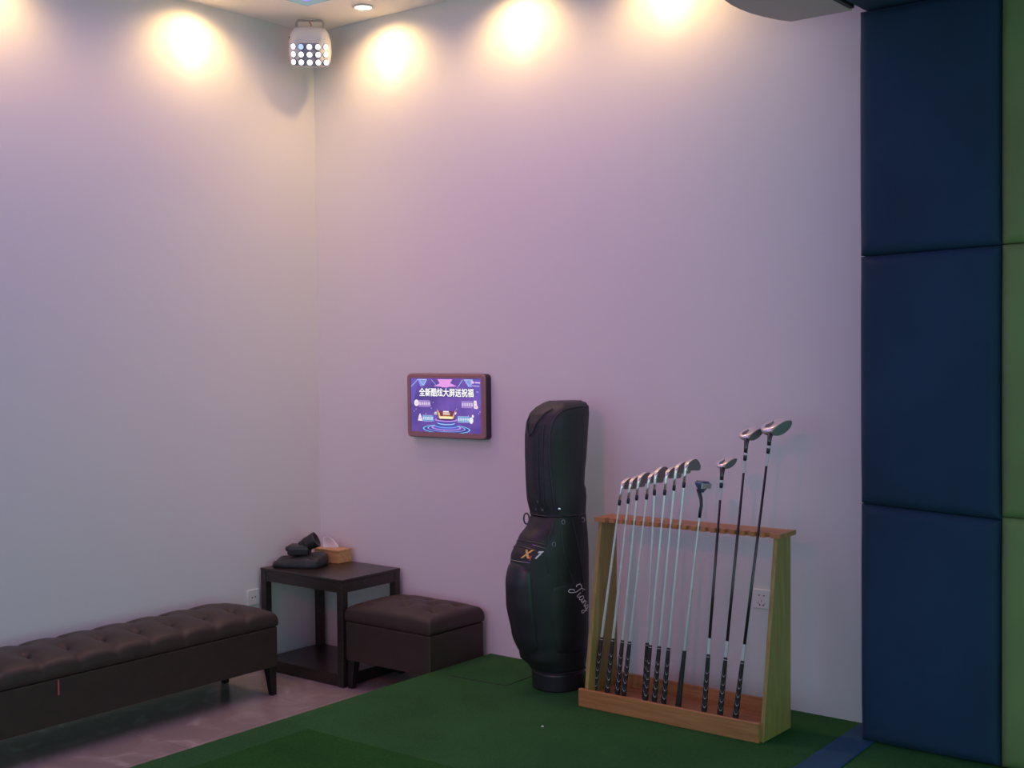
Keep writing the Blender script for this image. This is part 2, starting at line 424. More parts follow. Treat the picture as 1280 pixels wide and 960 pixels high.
# lens face: curved plate
bm = bmesh.new()
def facept(u, v, off=0):     # u angle about z, v height
    R = .26
    a = u
    return Vector((R*math.sin(a), -.088-off-(R*math.cos(a)-R)*1.0-(0), v))
def fp(u, v, off=0):
    R = .16
    return Vector(((R+off)*math.sin(u), -(R+off)*math.cos(u)+.068, v))
g = [[bm.verts.new(fp(-.66+1.32*i/16, -.098+.122*j/6, .0)) for i in range(17)] for j in range(7)]
for j in range(6):
    for i in range(16): bm.faces.new((g[j][i], g[j][i+1], g[j+1][i+1], g[j+1][i]))
bk = bmesh.ops.extrude_face_region(bm, geom=bm.faces[:])
bmesh.ops.translate(bm, verts=[v for v in bk['geom'] if isinstance(v, bmesh.types.BMVert)], vec=(0, .03, 0))
place(obj('lens_plate', bm, 'fixture_face', st, smooth=False), piv)
for r_ in range(3):
    for c_ in range(5):
        u = (-2+c_)*.285; v = .004-r_*.042
        bm = lathe([(.0185, -.003), (.0195, .004), (.0175, .006)], 20)
        d = Vector((math.sin(u), -math.cos(u), 0))
        mt = piv @ Matrix.Translation(fp(u, v)) @ d.to_track_quat('Z', 'Y').to_matrix().to_4x4()
        ring = place(obj('lens_ring', bm, 'lens_ring', st, smooth=True), mt)
        le = lathe([(.0160, .005), (.0150, .0085), (.009, .0115), (.001, .0125)], 20)
        obj('lens', le, 'lens_blue' if (r_, c_) == (0, 1) else 'lens', ring, smooth=True)
for s in (-1, 1):
    o = obj('bracket_knob', tube([(s*.070, .02, -.125), (s*.092, .02, -.125)], .013, 12), 'fixture', st)
    place(obj('vent_slot', bx(s*.055-.015, s*.055+.015, -.090, -.08, .045, .053), 'plastic_white', st, ), piv)
obj('red_wire', tube([(-.005, .03, -.005), (.008, .03, -.03), (-.004, .03, -.045), (-.012, .03, -.07)], .003, 6), 'red_wire', st)
obj('power_lead', tube([(-.080, .03, -.085), (-.10, .02, -.09), (-.115, .01, -.105), (-.11, .01, -.115), (-.095, .02, -.112)], .004, 6), 'device', st)

# ------------------------------------------------------------------ wall screen
def screen():
    cx, cz = 1.0395, 1.4905
    t = thing('wall_screen', 'small wall mounted screen with violet picture and rose brown frame', 'screen', (cx, 0, cz))
    def V(bm, y):   # picture plane (x, z) -> world
        for v in bm.verts: v.co = Vector((v.co.x, y, v.co.y))
        return bm
    w, h = .558, .342
    # housing behind the frame
    bm = bmesh.new(); o = rrect(w+.004, h+.004, .022)
    loft([[(x, y, z) for x, z in o] for y in (-.002, -.040)], bm)
    obj('housing', bm, 'bezel_side', t)
    # frame ring
    bm = bmesh.new()
    O1 = rrect(w, h, .020, 6); O2 = rrect(w-.008, h-.008, .017, 6); I = rrect(.504, .292, .003, 6)
    I = [(x-.0005, z+.0035) for x, z in I]
    R = [[bm.verts.new((x, y, z)) for x, z in L] for L, y in ((O1, -.040), (O1, -.046), (O2, -.050), (I, -.050), (I, -.044))]
    n = len(O1)
    for a, b in zip(R, R[1:]):
        for i in range(n): bm.faces.new((a[i], a[(i+1) % n], b[(i+1) % n], b[i]))
    obj('frame', bm, 'bezel', t)
    # picture background with procedural violet gradients
    m, nt, b = nodes('picture_violet'); b.inputs['Base Color'].default_value = (.01, .01, .01, 1); b.inputs['Roughness'].default_value = .25
    tc = nt.nodes.new('ShaderNodeTexCoord'); nz = nt.nodes.new('ShaderNodeTexNoise'); nz.inputs['Scale'].default_value = 7; nz.inputs['Detail'].default_value = 2
    r = nt.nodes.new('ShaderNodeValToRGB'); e = r.color_ramp.elements
    e[0].position = .35; e[0].color = (.095, .055, .30, 1); e[1].position = .7; e[1].color = (.19, .10, .48, 1)
    nt.links.new(tc.outputs['Object'], nz.inputs['Vector']); nt.links.new(nz.outputs['Fac'], r.inputs['Fac'])
    nt.links.new(r.outputs['Color'], b.inputs['Emission Color']); b.inputs['Emission Strength'].default_value = .95
    W, H = .506, .294; ox, oz = -.0005, .0035
    pb = bx(ox-W/2, ox+W/2, -.044, -.040, oz-H/2, oz+H/2); pm = [m]
    def P(u, v): return (ox+(u-.5)*W, oz+(.5-v)*H)     # u right, v down, 0..1
    k = [0]
    cols = {}
    def em(c, s=1.0):
        key = (c, s)
        if key not in cols: cols[key] = emit('picture_light', c, s)
        return cols[key]
    def flat(name, polys, col, s=1.0):
        k[0] += 1; bm = pb; y = -.0442-.00009*k[0]
        m_ = em(col, s)
        if m_ not in pm: pm.append(m_)
        for pl in polys:
            vs = [bm.verts.new((P(u, v)[0], y, P(u, v)[1])) for u, v in pl]
            bm.faces.new(vs).material_index = pm.index(m_)
    def quad(a, b_, w): # thin line
        dx, dy = (b_[0]-a[0])*W, (b_[1]-a[1])*H; L = math.hypot(dx, dy); nx, ny = -dy/L*w/W, dx/L*w/H
        return [(a[0]+nx, a[1]+ny), (b_[0]+nx, b_[1]+ny), (b_[0]-nx, b_[1]-ny), (a[0]-nx, a[1]-ny)]
    def ell(cu, cv, a, b_, n=36): return [(cu+a*math.cos(2*PI*i/n), cv+b_*math.sin(2*PI*i/n)) for i in range(n)]
    # light beams at the top
    flat('side_glow', [[(0, .02), (.12, .02), (.03, .45), (0, .5)], [(1, .02), (.86, .02), (.95, .42), (1, .5)]], (.16, .11, .55), .9)
    flat('blue_beam', [[(.10, .02), (.24, .02), (.20, .14), (.14, .16)], [(.75, .02), (.88, .02), (.87, .16), (.82, .16)]], (.28, .34, .85), .9)
    flat('pink_beam', [[(.385, .02), (.60, .02), (.53, .17), (.45, .17)], [(.33, .15), (.45, .08), (.46, .16)], [(.66, .15), (.55, .08), (.53, .16)]], (.80, .34, .80), 1.0)
    flat('bright_line', [quad((.10, .03), (.0, .17), .0016), quad((.10, .03), (.22, .03), .0016), quad((.23, .03), (.18, .14), .0014), quad((.13, .05), (.18, .13), .0012),
                         quad((.30, .03), (.36, .12), .001), quad((.74, .03), (.67, .17), .0013), quad((.76, .03), (.88, .03), .0016), quad((.78, .04), (.83, .15), .0014), quad((.88, .04), (.84, .13), .0012)], (.50, .72, 1.0), .95)
    # stage discs
    for (cu, cv, a, b_, c) in ((.505, .935, .335, .085, (.22, .60, .95)), (.505, .935, .315, .073, (.06, .05, .30)), (.505, .925, .27, .062, (.35, .52, .95)), (.505, .925, .255, .054, (.10, .07, .38)),
                               (.505, .91, .21, .050, (.55, .32, .85)), (.505, .905, .185, .040, (.12, .12, .55)), (.505, .875, .165, .042, (.20, .36, .90)), (.505, .862, .16, .036, (.07, .10, .42)),
                               (.505, .825, .125, .036, (.38, .56, 1.0)), (.505, .81, .125, .030, (.08, .08, .40)), (.505, .765, .16, .038, (.52, .28, .85)), (.505, .752, .135, .028, (.08, .03, .18))):
        flat('stage_disc', [ell(cu, cv, a, b_)], c, .95)
    # orange crown
    flat('crown_dark', [[(.40, .60), (.62, .60), (.585, .745), (.425, .745)]], (.20, .06, .14), .8)
    flat('crown_glow', [[(.375, .57), (.415, .64), (.425, .70), (.60, .70), (.62, .63), (.645, .57), (.605, .745), (.41, .745)]], (.95, .50, .10), 1.0)
    flat('crown_light', [[(.41, .70), (.60, .70), (.592, .745), (.42, .745)]], (1.0, .88, .45), 1.0)
    flat('crown_inner', [[(.455, .625), (.565, .625), (.56, .70), (.46, .70)]], (.50, .14, .05), .9)
    flat('small_line', [quad((.465, .615), (.545, .615), .0035), quad((.465, .655), (.56, .655), .0028), quad((.345, .63), (.375, .63), .002), quad((.335, .66), (.375, .66), .0025), quad((.635, .66), (.65, .62), .003)], (1, .96, .92), 1.0)
    # four caption tags with tiny marks
    rng = random.Random(3)
    for (u0, v0, wd, icon, tint) in ((.115, .475, .17, -1, (.36, .20, .62)), (.725, .475, .165, 1, (.36, .20, .62)), (.17, .745, .155, -1, (.16, .40, .72)), (.67, .745, .165, 1, (.16, .40, .72))):
        flat('caption_band', [[(u0, v0-.055), (u0+wd, v0-.055), (u0+wd+.01, v0+.055), (u0, v0+.055)]], tint, .9)
        flat('caption_edge', [quad((u0, v0-.055), (u0+wd*.9, v0-.055), .0009), quad((u0, v0+.055), (u0+wd*.9, v0+.055), .0009)], (.62, .48, .85), .9)
        strokes = []
        for q in range(5):
            x = u0+.006+q*wd/5.1
            for z_ in range(3): strokes.append(quad((x, v0-.022+z_*.022), (x+wd/7, v0-.022+z_*.022+rng.uniform(-.006, .006)), .0011))
            for z_ in range(2): strokes.append(quad((x+.006+z_*.012, v0-.026), (x+.004+z_*.013, v0+.026), .0010))
        flat('caption_marks', strokes, (.95, .90, 1.0), .95)
        iu = u0-.032 if icon < 0 else u0+wd+.028
        if (icon, v0 < .6) == (-1, True):
            flat('round_icon', [ell(iu, v0-.01, .034, .062, 18)], (.95, .88, .97), .95); flat('icon_mark', [quad((iu-.012, v0-.01), (iu-.002, v0+.012), .0018), quad((iu-.002, v0+.012), (iu+.013, v0-.03), .0018)], (.85, .35, .75), .95)
        elif icon < 0:
            flat('cone_icon', [[(iu-.034, v0+.05), (iu-.02, v0-.04), (iu-.004, v0-.09), (iu+.014, v0-.04), (iu+.034, v0+.05)]], (.95, .86, .97), .95); flat('icon_mark', [ell(iu, v0, .012, .022, 12)], (.80, .55, .85), .9)
        elif v0 < .6:
            flat('bottle_icon', [[(iu-.022, v0-.075), (iu+.012, v0-.075), (iu+.018, v0), (iu+.032, v0+.04), (iu+.028, v0+.07), (iu-.018, v0+.07)]], (.97, .90, .93), .95); flat('icon_mark', [ell(iu+.006, v0+.03, .012, .024, 12), ell(iu-.003, v0-.03, .007, .02, 12)], (.95, .42, .45), .95)
        else:
            flat('drop_icon', [ell(iu-.004, v0+.015, .027, .058, 16), ell(iu+.018, v0-.062, .014, .028, 12)], (.96, .92, .95), .95)
    # small mark in the upper right corner, sparkles
    flat('corner_mark', [quad((.86, .065), (.88, .045), .003), ell(.885, .075, .022, .022, 10), quad((.915, .075), (.985, .08), .0035)], (.85, .55, .82), .95)
    flat('corner_line', [quad((.88, .135), (.975, .14), .0028)], (.55, .45, .85), .9)
    sp = []
    for (u, v) in ((.94, .245), (.955, .245), (.90, .30), (.33, .45), (.66, .56), (.96, .63), (.98, .60), (.08, .58), (.05, .62), (.22, .66), (.82, .68), (.48, .96), (.30, .56)): sp.append(ell(u, v, .005, .011, 6))
    flat('sparkle', sp, (.80, .68, .98), .8)
    # title
    def place_text(s, u, v, width, height, bold, col, y, off=(0, 0, 0)):
        bm = bmesh.new()
        for dx, dy in ([(0, 0)] if not bold else [(bold*math.cos(q*PI/3), bold*.7*math.sin(q*PI/3)) for q in range(6)]):
            b1 = text_bm(s, 1.0, 0); bmesh.ops.translate(b1, verts=b1.verts, vec=(dx, dy, 0))
            me = bpy.data.meshes.new('t'); b1.to_mesh(me); b1.free(); bm.from_mesh(me); bpy.data.meshes.remove(me)
        xs = [q.co.x for q in bm.verts]; ys = [q.co.y for q in bm.verts]
        x0, x1, y0, y1 = min(xs), max(xs), min(ys), max(ys); c = P(u, v)
        for q in bm.verts:
            q.co = Vector((c[0]+((q.co.x-x0)/(x1-x0)-.5)*width, y-.00002*(q.index % 5), c[1]+((q.co.y-y0)/(y1-y0)-.5)*height))
        m_ = em(col, 1.0)
        if m_ not in pm: pm.append(m_)
        for f_ in bm.faces: f_.material_index = pm.index(m_)
        bmesh.ops.translate(bm, verts=bm.verts, vec=off)
        me = bpy.data.meshes.new('t'); bm.to_mesh(me); bm.free(); pb.from_mesh(me); bpy.data.meshes.remove(me)
    place_text('全新酷炫大屏送祝福', .513, .262, .394, .050, .060, (.05, .03, .16), -.0485, (.0016, 0, -.0018))
    place_text('全新酷炫大屏送祝福', .513, .262, .390, .046, .032, (1, 1, 1), -.0488)
    obj('picture', pb, pm, t)
screen()

# ------------------------------------------------------------------ sockets
def socket(label, holes, loc, rotz, double):
    t = thing('wall_socket', label, 'socket', loc, rotz)
    # local: plate in x-z, front towards -y
    p = obj('plate', loft([[(x, y, z) for x, z in rrect(.086*s, .086*s, .006)] for y, s in ((-.0005, 1), (-.007, 1), (-.009, .96))]), 'plastic_white', t)
    def box(_, *a): obj('pin_hole', bx(*a), 'hole', t)
    bm = None
    if double:
        for s in (-1, 1):
            box(bm, s*.012-.0035, s*.012+.0035, -.0096, -.0085, .014, .019)
            box(bm, s*.009-.003, s*.009+.003, -.0096, -.0085, -.030, -.023)
            box(bm, s*.016-.0015, s*.016+.0015, -.0096, -.0085, -.022, -.016)
        box(bm, -.0015, .0015, -.0096, -.0085, -.012, -.005)
    else:
        for s in (-1, 1): box(bm, s*.011-.003, s*.011+.003, -.0096, -.0085, -.004, .004)
    return t
socket('white five-hole wall socket on the back wall behind the club rack', 5, (2.884, 0, .659), 0, True)
socket('white wall socket on the left wall above the end of the long bench', 2, (0, -.522, .415), PI/2, False)

# ------------------------------------------------------------------ upholstered seats
def tufted(x0, x1, y0, y1, z0, ze, zc, btn, nx, ny, overhang=.004, name='cushion', parent=None):
    """padded lid: closed grid; top crowned from ze at rim to zc inside, dimples at btn"""
    bm = bmesh.new(); W, D = x1-x0, y1-y0; R = .030
    def top(x, y):
        dx = min(x-x0, x1-x); dy = min(y-y0, y1-y); d = min(dx, dy)
        # rounded rim
        R_ = .026
        q = lambda d: 0 if d >= R_ else R_-math.sqrt(max(0, R_*R_-(R_-d)**2))
        f = 1-max(0, 1-dx/.17)**2; g_ = 1-max(0, 1-dy/.17)**2
        z = ze+(zc-ze)*f*g_-min(R_, math.hypot(q(dx), q(dy)))
        for bx_, by_ in btn:
            r2 = (x-bx_)**2+(y-by_)**2
            z -= .024*math.exp(-r2/(.014**2))+.013*math.exp(-r2/(.048**2))
            # diagonal pleats
            for q in (1, -1):
                u = ((x-bx_)+q*(y-by_))/1.414; w = ((x-bx_)-q*(y-by_))/1.414
                if abs(u) < .09: z -= .004*math.exp(-(w/.006)**2)*max(0, 1-abs(u)/.09)
        if W < .5:      # pleats running from the buttons to the long edges
            for bx_, by_ in btn:
                sg = 1 if bx_ > W/2 else -1
                if (x-bx_)*sg > 0: z -= .010*math.exp(-((y-by_)/.016)**2)+.006*math.exp(-((y-by_)/.04)**2)
        return z
    g = []
    def spread(n, L):        # finer spacing close to the rim
        e = [0, .0012, .004, .008, .013, .019, .026]; m = n-12
        return e+[.026+(L-.052)*k/m for k in range(1, m)]+[L-v for v in reversed(e)]
    gx, gy = spread(nx, W), spread(ny, D)
    for j in range(ny+1):
        g.append([])
        for i in range(nx+1):
            x = x0+gx[i]; y = y0+gy[j]
            g[-1].append(bm.verts.new((x, y, top(x, y))))
    for j in range(ny):
        for i in range(nx): bm.faces.new((g[j][i], g[j][i+1], g[j+1][i+1], g[j+1][i]))
    loop = g[0][:]+[g[j][nx] for j in range(1, ny+1)]+[g[ny][i] for i in range(nx-1, -1, -1)]+[g[j][0] for j in range(ny-1, 0, -1)]
    n = len(loop); prev = loop
    cxm, cym = (x0+x1)/2, (y0+y1)/2
    for zt, off in ((.70, .003), (.35, .004), (.08, .002), (0, -.004)):
        ring = []
        for v in loop:
            zz = z0+(v.co.z-z0)*zt
            sx = off if v.co.x > x1-1e-6 else (-off if v.co.x < x0+1e-6 else 0)
            sy = off if v.co.y > y1-1e-6 else (-off if v.co.y < y0+1e-6 else 0)
            ring.append(bm.verts.new((v.co.x+sx, v.co.y+sy, zz)))
        for i in range(n): bm.faces.new((prev[i], ring[i], ring[(i+1) % n], prev[(i+1) % n]))
        prev = ring
    bm.faces.new(prev)
    return obj(name, bm, 'leather', parent, smooth=True)
def seat(name, label, cat, x0, x1, y0, y1, zb, zs, ze, zc, btn, nx, ny, legs):
    t = thing(name, label, cat, (x0, y0, 0)); sh = lambda o: o
    c = tufted(x0-x0, x1-x0, y0-y0, y1-y0, zs+.003, ze, zc, [(a-x0, b-y0) for a, b in btn], nx, ny, parent=t)
    for a, b in btn:
        bt = lathe([(.001, .003), (.007, .0025), (.010, 0), (.009, -.004)], 12)
        o = obj('tuft_button', bt, 'leather', c, smooth=True)
        o.location = (a-x0, b-y0, ze+(zc-ze)*(1-max(0, 1-min(a-x0, x1-a)/.17)**2)*(1-max(0, 1-min(b-y0, y1-b)/.17)**2)-.027)
    obj('box_base', bx(0, x1-x0, 0, y1-y0, zb, zs), 'leather', t, bevel=.007, seg=3)
    for lx, ly in legs:
        s1, s2 = .024, .015
        sx = -1 if lx < (x0+x1)/2 else 1; sy = -1 if ly < (y0+y1)/2 else 1
        ex, ey = lx-x0, ly-y0
        rings = []
        for z, s in ((zb+.002, s1), (.001, s2)):
            # outer faces stay plumb, inner faces taper
            ax, ay = ex+sx*(s1-s), ey+sy*(s1-s)
            rings.append([(ax-s, ay-s, z), (ax+s, ay-s, z), (ax+s, ay+s, z), (ax-s, ay+s, z)])
        obj('leg', loft(rings), 'leg_black', t, bevel=.002)
    return t
bx_x0, bx_x1, by0, by1 = .055, .486, -2.95, -.765
btn = []
for i in range(24):
    y = by1-.10-i*.095
    if y < by0+.08: break
    btn.append((.350 if i % 2 else .185, y))
bench = seat('tufted_bench', 'long brown tufted storage bench along the left wall', 'bench', bx_x0, bx_x1, by0, by1, .150, .358, .434, .474, btn, 44, 190,
             [(bx_x1-.03, by1-.03), (bx_x0+.03, by1-.03), (bx_x1-.03, by0+.03), (bx_x0+.03, by0+.03)])
obj('ribbon_tag', bx(.431+.002, .431+.0045, .918, .926, .285, .352), 'red_tag', bench)['label'] = 'small red ribbon tag'
ox0, ox1, oy0, oy1 = .690, 1.292, -.472, -.050
btn = []
for i, x in enumerate((.80, .905, 1.01, 1.115, 1.20)):
    for y in ((-.34, -.16) if i % 2 == 0 else (-.25,)): btn.append((x, y))
seat('ottoman', 'square brown tufted ottoman between the side table and the turf', 'ottoman', ox0, ox1, oy0, oy1, .152, .358, .438, .474, btn, 56, 42,
     [(ox0+.03, oy0+.03), (ox0+.03, oy1-.03), (ox1-.03, oy0+.03), (ox1-.03, oy1-.03)])

# ------------------------------------------------------------------ side table
tx0, tx1, ty0, ty1, th = .022, .680, -.485, -.035, .578
t = thing('side_table', 'dark brown square side table in the corner between bench and ottoman', 'table', (tx0, ty0, 0))
R_ = lambda bm: rel(bm, t)
lw = .042
obj('table_top', R_(bx(tx0, tx1, ty0, ty1, th-.016, th)), 'dark_wood', t, bevel=.004)
for x in (tx0+.002, tx1-lw-.002):
    for y in (ty0+.002, ty1-lw-.002):
        obj('leg', R_(bx(x, x+lw, y, y+lw, .001, th-.016)), 'dark_wood', t, bevel=.002)
for nm, a in (('apron', (tx0+lw+.002, tx1-lw-.002, ty0+.005, ty0+.027)), ('apron', (tx0+lw+.002, tx1-lw-.002, ty1-.027, ty1-.005)),
              ('apron', (tx0+.005, tx0+.027, ty0+lw+.002, ty1-lw-.002)), ('apron', (tx1-.027, tx1-.005, ty0+lw+.002, ty1-lw-.002))):
    obj(nm, R_(bx(*a, th-.072, th-.016)), 'dark_wood', t)
obj('shelf', R_(prism([(tx0+.008, ty0+lw+.002), (tx0+lw+.002, ty0+lw+.002), (tx0+lw+.002, ty0+.008), (tx1-lw-.002, ty0+.008), (tx1-lw-.002, ty0+lw+.002), (tx1-.008, ty0+lw+.002),
                (tx1-.008, ty1-lw-.002), (tx1-lw-.002, ty1-lw-.002), (tx1-lw-.002, ty1-.008), (tx0+lw+.002, ty1-.008), (tx0+lw+.002, ty1-lw-.002), (tx0+.008, ty1-lw-.002)], 2, .004, .066)), 'dark_wood', t)

# ------------------------------------------------------------------ tissue box
tb = thing('tissue_box', 'light wooden tissue box with a white tissue sticking out, on the side table', 'tissue box', (.205, -.098, th+.0005), math.radians(3))
obj('box_body', bx(-.094, .094, -.055, .055, 0, .066), 'wood_box', tb, bevel=.002)
bm = bmesh.new(); box(bm, -.096, .096, -.057, .057, .066, .076)
obj('lid', bm, 'wood_box', tb, bevel=.002)
def tissue():
    bm = bmesh.new(); NU, NV = 18, 12; G = []
    for j in range(NV+1):
        v = j/NV; row = []
        for i in range(NU+1):
            u = i/NU
            h = (.075-.035*u)*math.sqrt(max(.02, math.sin(PI*min(.97, u*.9+.08))))*1.12
            x = -.045+.090*u; y = .010*math.sin(u*5+v*1.5)*(.4+v)+.006*v*math.cos(u*9)
            row.append(bm.verts.new((x-.010*v*(1-u), y, v*h+.002*math.sin(u*20)*v)))
        G.append(row)
    for j in range(NV):
        for i in range(NU): bm.faces.new((G[j][i], G[j][i+1], G[j+1][i+1], G[j+1][i]))
    return bm
o = obj('tissue', tissue(), 'tissue', tb, smooth=True); o.location = (-.012, -.004, .0755); o.rotation_euler = (0, 0, math.radians(34))
sm = o.modifiers.new('solid', 'SOLIDIFY'); sm.thickness = .0012

# ------------------------------------------------------------------ black pouch and the device on it
pz = th+.0005
def pouch():
    bm = bmesh.new(); bmesh.ops.create_grid(bm, x_segments=28, y_segments=22, size=1)
    bmesh.ops.create_grid
    top = []
    rings = []; N = 48
    prof = [(0, .95), (.004, .99), (.016, 1.0), (.030, .99), (.040, .965), (.046, .91), (.049, .82), (.0505, .70), (.051, .52), (.052, .3), (.052, .08)]
    bm.free(); bm = bmesh.new()
    for z, s in prof:
        r = []
        for i in range(N):
            a = 2*PI*i/N; c, q = math.cos(a), math.sin(a)
            x = .146*math.copysign(abs(c)**.42, c)*s; y = .098*math.copysign(abs(q)**.45, q)*s
            lift = (1.0+.30*(x/.14)+.15*(y/.1))
            wob = mn.noise(Vector((x*14, y*14, z*22)))+.6*mn.noise(Vector((x*38, y*38, z*30)))
            k = z/.054
            r.append((x*(1+.03*wob), y*(1+.06*wob), max(0, z*lift*1.10+.009*wob*k-.010*k*max(0, 1-abs(y+.03+.35*x)/.018))))
        rings.append(r)
    return loft(rings, bm)
po = obj('pouch', pouch(), 'pouch', smooth=True); po.location = (.165, -.312, pz); po.rotation_euler = (0, 0, math.radians(24))
po.name = 'soft_pouch'; tag(po, 'soft black pouch lying on the side table under the black camera', 'pouch')
dv = thing('camera', 'black camera-like device with a flared barrel lying on the black pouch', 'camera', (.150, -.305, pz+.062), math.radians(32))
# barrel along local +x, rising
ax = Matrix.Rotation(math.radians(-28), 4, 'Y')
def along(bm, off=(0, 0, 0), rot=0):
    mt = Matrix.Translation(off) @ Matrix.Rotation(math.radians(90-rot), 4, 'Y')
    bmesh.ops.transform(bm, matrix=mt, verts=bm.verts); return bm
obj('barrel', along(lathe([(.024, 0), (.033, .004), (.034, .02), (.037, .030), (.039, .055), (.043, .080), (.045, .095), (.045, .104), (.038, .104), (.036, .085)], 30), (.008, 0, .040), 27), 'device', dv, smooth=True)
obj('grip_ring', along(lathe([(.0375, .032), (.0395, .034), (.0405, .052), (.039, .054)], 30), (.008, 0, .040), 27), 'leg_black', dv, smooth=True)
obj('body', loft([[(x, y, z-.004) for x, y in rrect(.128*s, .084*s, .014*s)] for z, s in ((0.002, .80), (.010, .96), (.036, 1), (.054, .95), (.062, .8))]), 'device', dv, bevel=.003)
obj('eyepiece', along(lathe([(.012, 0), (.014, .004), (.013, .022), (.009, .026)], 20), (-.078, 0, .032), 0), 'leg_black', dv, smooth=True)
bm = bmesh.new(); box(bm, .004, .030, -.035, -.031, .036, .041)
obj('switch', bm, 'zip', dv); o = obj('button', lathe([(.004, 0), (.004, .003), (.001, .004)], 12), 'stud', dv); o.location = (.035, -.031, .03); o.rotation_euler = (PI/2, 0, 0)

# ------------------------------------------------------------------ golf bag
def interp(tab, z):
    if z <= tab[0][0]: return tab[0][1:]
    for a, b in zip(tab, tab[1:]):
        if z <= b[0]:
            k = (z-a[0])/(b[0]-a[0]); k = k*k*(3-2*k)*.5+k*.5
            return tuple(p+(q-p)*k for p, q in zip(a[1:], b[1:]))
    return tab[-1][1:]
FR = Vector((-.349, -.937, 0)).normalized(); SD = Vector((.937, -.349, 0)).normalized()
BC = Vector((1.960, -.300, 0))
body_tab = [(.183, .118, .118, .122), (.265, .119, .122, .124), (.272, .122, .126, .126), (.294, .123, .142, .130), (.335, .125, .190, .136), (.37, .126, .196, .140), (.454, .128, .222, .146), (.598, .130, .252, .150), (.70, .130, .254, .152),
            (.826, .129, .238, .152), (.906, .126, .192, .148), (.96, .122, .140, .144), (1.017, .118, .110, .140), (1.03, .117, .108, .139)]
hood_tab = [(1.005, .121, .119, .136), (1.09, .124, .138, .142), (1.13, .124, .141, .138), (1.15, .123, .143, .128), (1.20, .123, .145, .131), (1.30, .124, .148, .142), (1.38, .125, .148, .150), (1.44, .124, .140, .158), (1.485, .119, .118, .166), (1.515, .108, .080, .170), (1.535, .086, .035, .163), (1.545, .055, .005, .130)]
def bag_pt(phi, z, tab=body_tab, off=0, n=2.35):
    a, bf, bb = interp(tab, z); c, s = math.cos(phi), math.sin(phi)
    e = 2/n; y = math.copysign(abs(c)**e, c)*((bf if c > 0 else bb)+off); x = math.copysign(abs(s)**e, s)*(a+off)
    return FR*y+SD*x+Vector((0, 0, z-T))
gb = thing('golf_bag', 'black golf bag with a black rain hood standing on the turf beside the club rack', 'golf bag', (BC.x, BC.y, T))
def bagloft(tab, zs_, N=72, m='bag_black', name='x', wr=0):
    rings = []
    for z in zs_:
        r = []
        for i in range(N):
            p = 2*PI*i/N; q = bag_pt(p, z, tab)
            w = wr*mn.noise(Vector((math.cos(p)*2.5, math.sin(p)*2.5, z*3.2)))
            d = Vector((q.x, q.y, 0)); L = d.length
            if L > .02: q = q+d/L*w
            r.append(q)
        rings.append(r)
    return obj(name, loft(rings), m, gb, smooth=True)
def rng_(a, b, n): return [a+(b-a)*i/n for i in range(n+1)]
bagloft(body_tab, [T+.001]+rng_(.190, .268, 5), name='base_collar', m='bag_panel')
bag = bagloft(body_tab, rng_(.272, 1.03, 60), name='body', wr=.002)
hood = bagloft(hood_tab, rng_(1.006, 1.545, 52), name='rain_hood', m='hood', wr=.007)
def strip(pts, name, m, r=.0022, tab=body_tab, parent=gb, off=.001):
    return obj(name, tube([bag_pt(p, z, tab, off) for p, z in pts], r, 6), m, parent)
def lin(p0, z0, p1, z1, n=14): return [(p0+(p1-p0)*i/n, z0+(z1-z0)*i/n) for i in range(n+1)]
D = math.radians
# base seam
strip([(D(a), .272) for a in range(-60, 175, 6)], 'base_piping', 'piping', .0025)
# front apron pocket: raised shell
def pocket(p0, p1, z0, z1, rise, name, m, rnd=.5):
    bm = bmesh.new(); N, K = 26, 34; g = []
    for j in range(K+1):
        row = []
        for i in range(N+1):
            u, v = i/N, j/K
            uu, vv = 2*u-1, 2*v-1
            # squircle mapping gives rounded corners
            su = uu*math.sqrt(max(0, 1-rnd*vv*vv/2)); sv = vv*math.sqrt(max(0, 1-rnd*uu*uu/2))
            h = rise*(1-max(abs(uu), abs(vv))**6)**.6 if max(abs(uu), abs(vv)) < 1 else -.002
            row.append(bm.verts.new(bag_pt((p0+p1)/2+(p1-p0)/2*su, (z0+z1)/2+(z1-z0)/2*sv, body_tab, h)))
        g.append(row)
    for j in range(K):
        for i in range(N): bm.faces.new((g[j][i], g[j][i+1], g[j+1][i+1], g[j+1][i]))
    return obj(name, bm, m, gb, smooth=True)
pk = pocket(D(-38), D(44), .36, .800, .014, 'front_pocket', 'bag_panel')
pk2 = pocket(D(66), D(128), .36, .70, .006, 'side_pocket', 'bag_black', .3)
# upper front panel with two zip lines
strip([(D(a), .898-.02*((a-10)/50)**2) for a in range(-45, 56, 5)], 'zip_track', 'piping', .003)
strip([(D(a), .872-.03*((a-5)/50)**2) for a in range(-45, 60, 5)], 'zip_track', 'piping', .003)
strip([(D(a), .890-.022*((a-5)/50)**2) for a in range(30, 58, 3)], 'zip_teeth', 'zip', .0018, off=.003)
strip([(D(a), .808-.01*((a-5)/45)**2) for a in range(-35, 36, 5)], 'pocket_zip', 'zip', .0018, off=.002)
strip(lin(D(52), 1.0, D(58), .86)+lin(D(58), .85, D(64), .75), 'panel_seam', 'piping', .003)
strip(lin(D(74), .96, D(108), .44), 'panel_seam', 'piping', .002)
strip(lin(D(92), .99, D(118), .62), 'panel_seam', 'piping', .002)
for (p, z) in ((D(75), .985), (D(66), .885), (D(118), .985)):
    q = bag_pt(p, z, body_tab, .003); o = obj('strap_ring', tube([(.008*math.cos(a), 0, .010*math.sin(a)) for a in [i*PI/6 for i in range(12)]], .0022, 6, closed=True), 'zip', gb); o.location = q; o.rotation_euler = (0, 0, D(30))
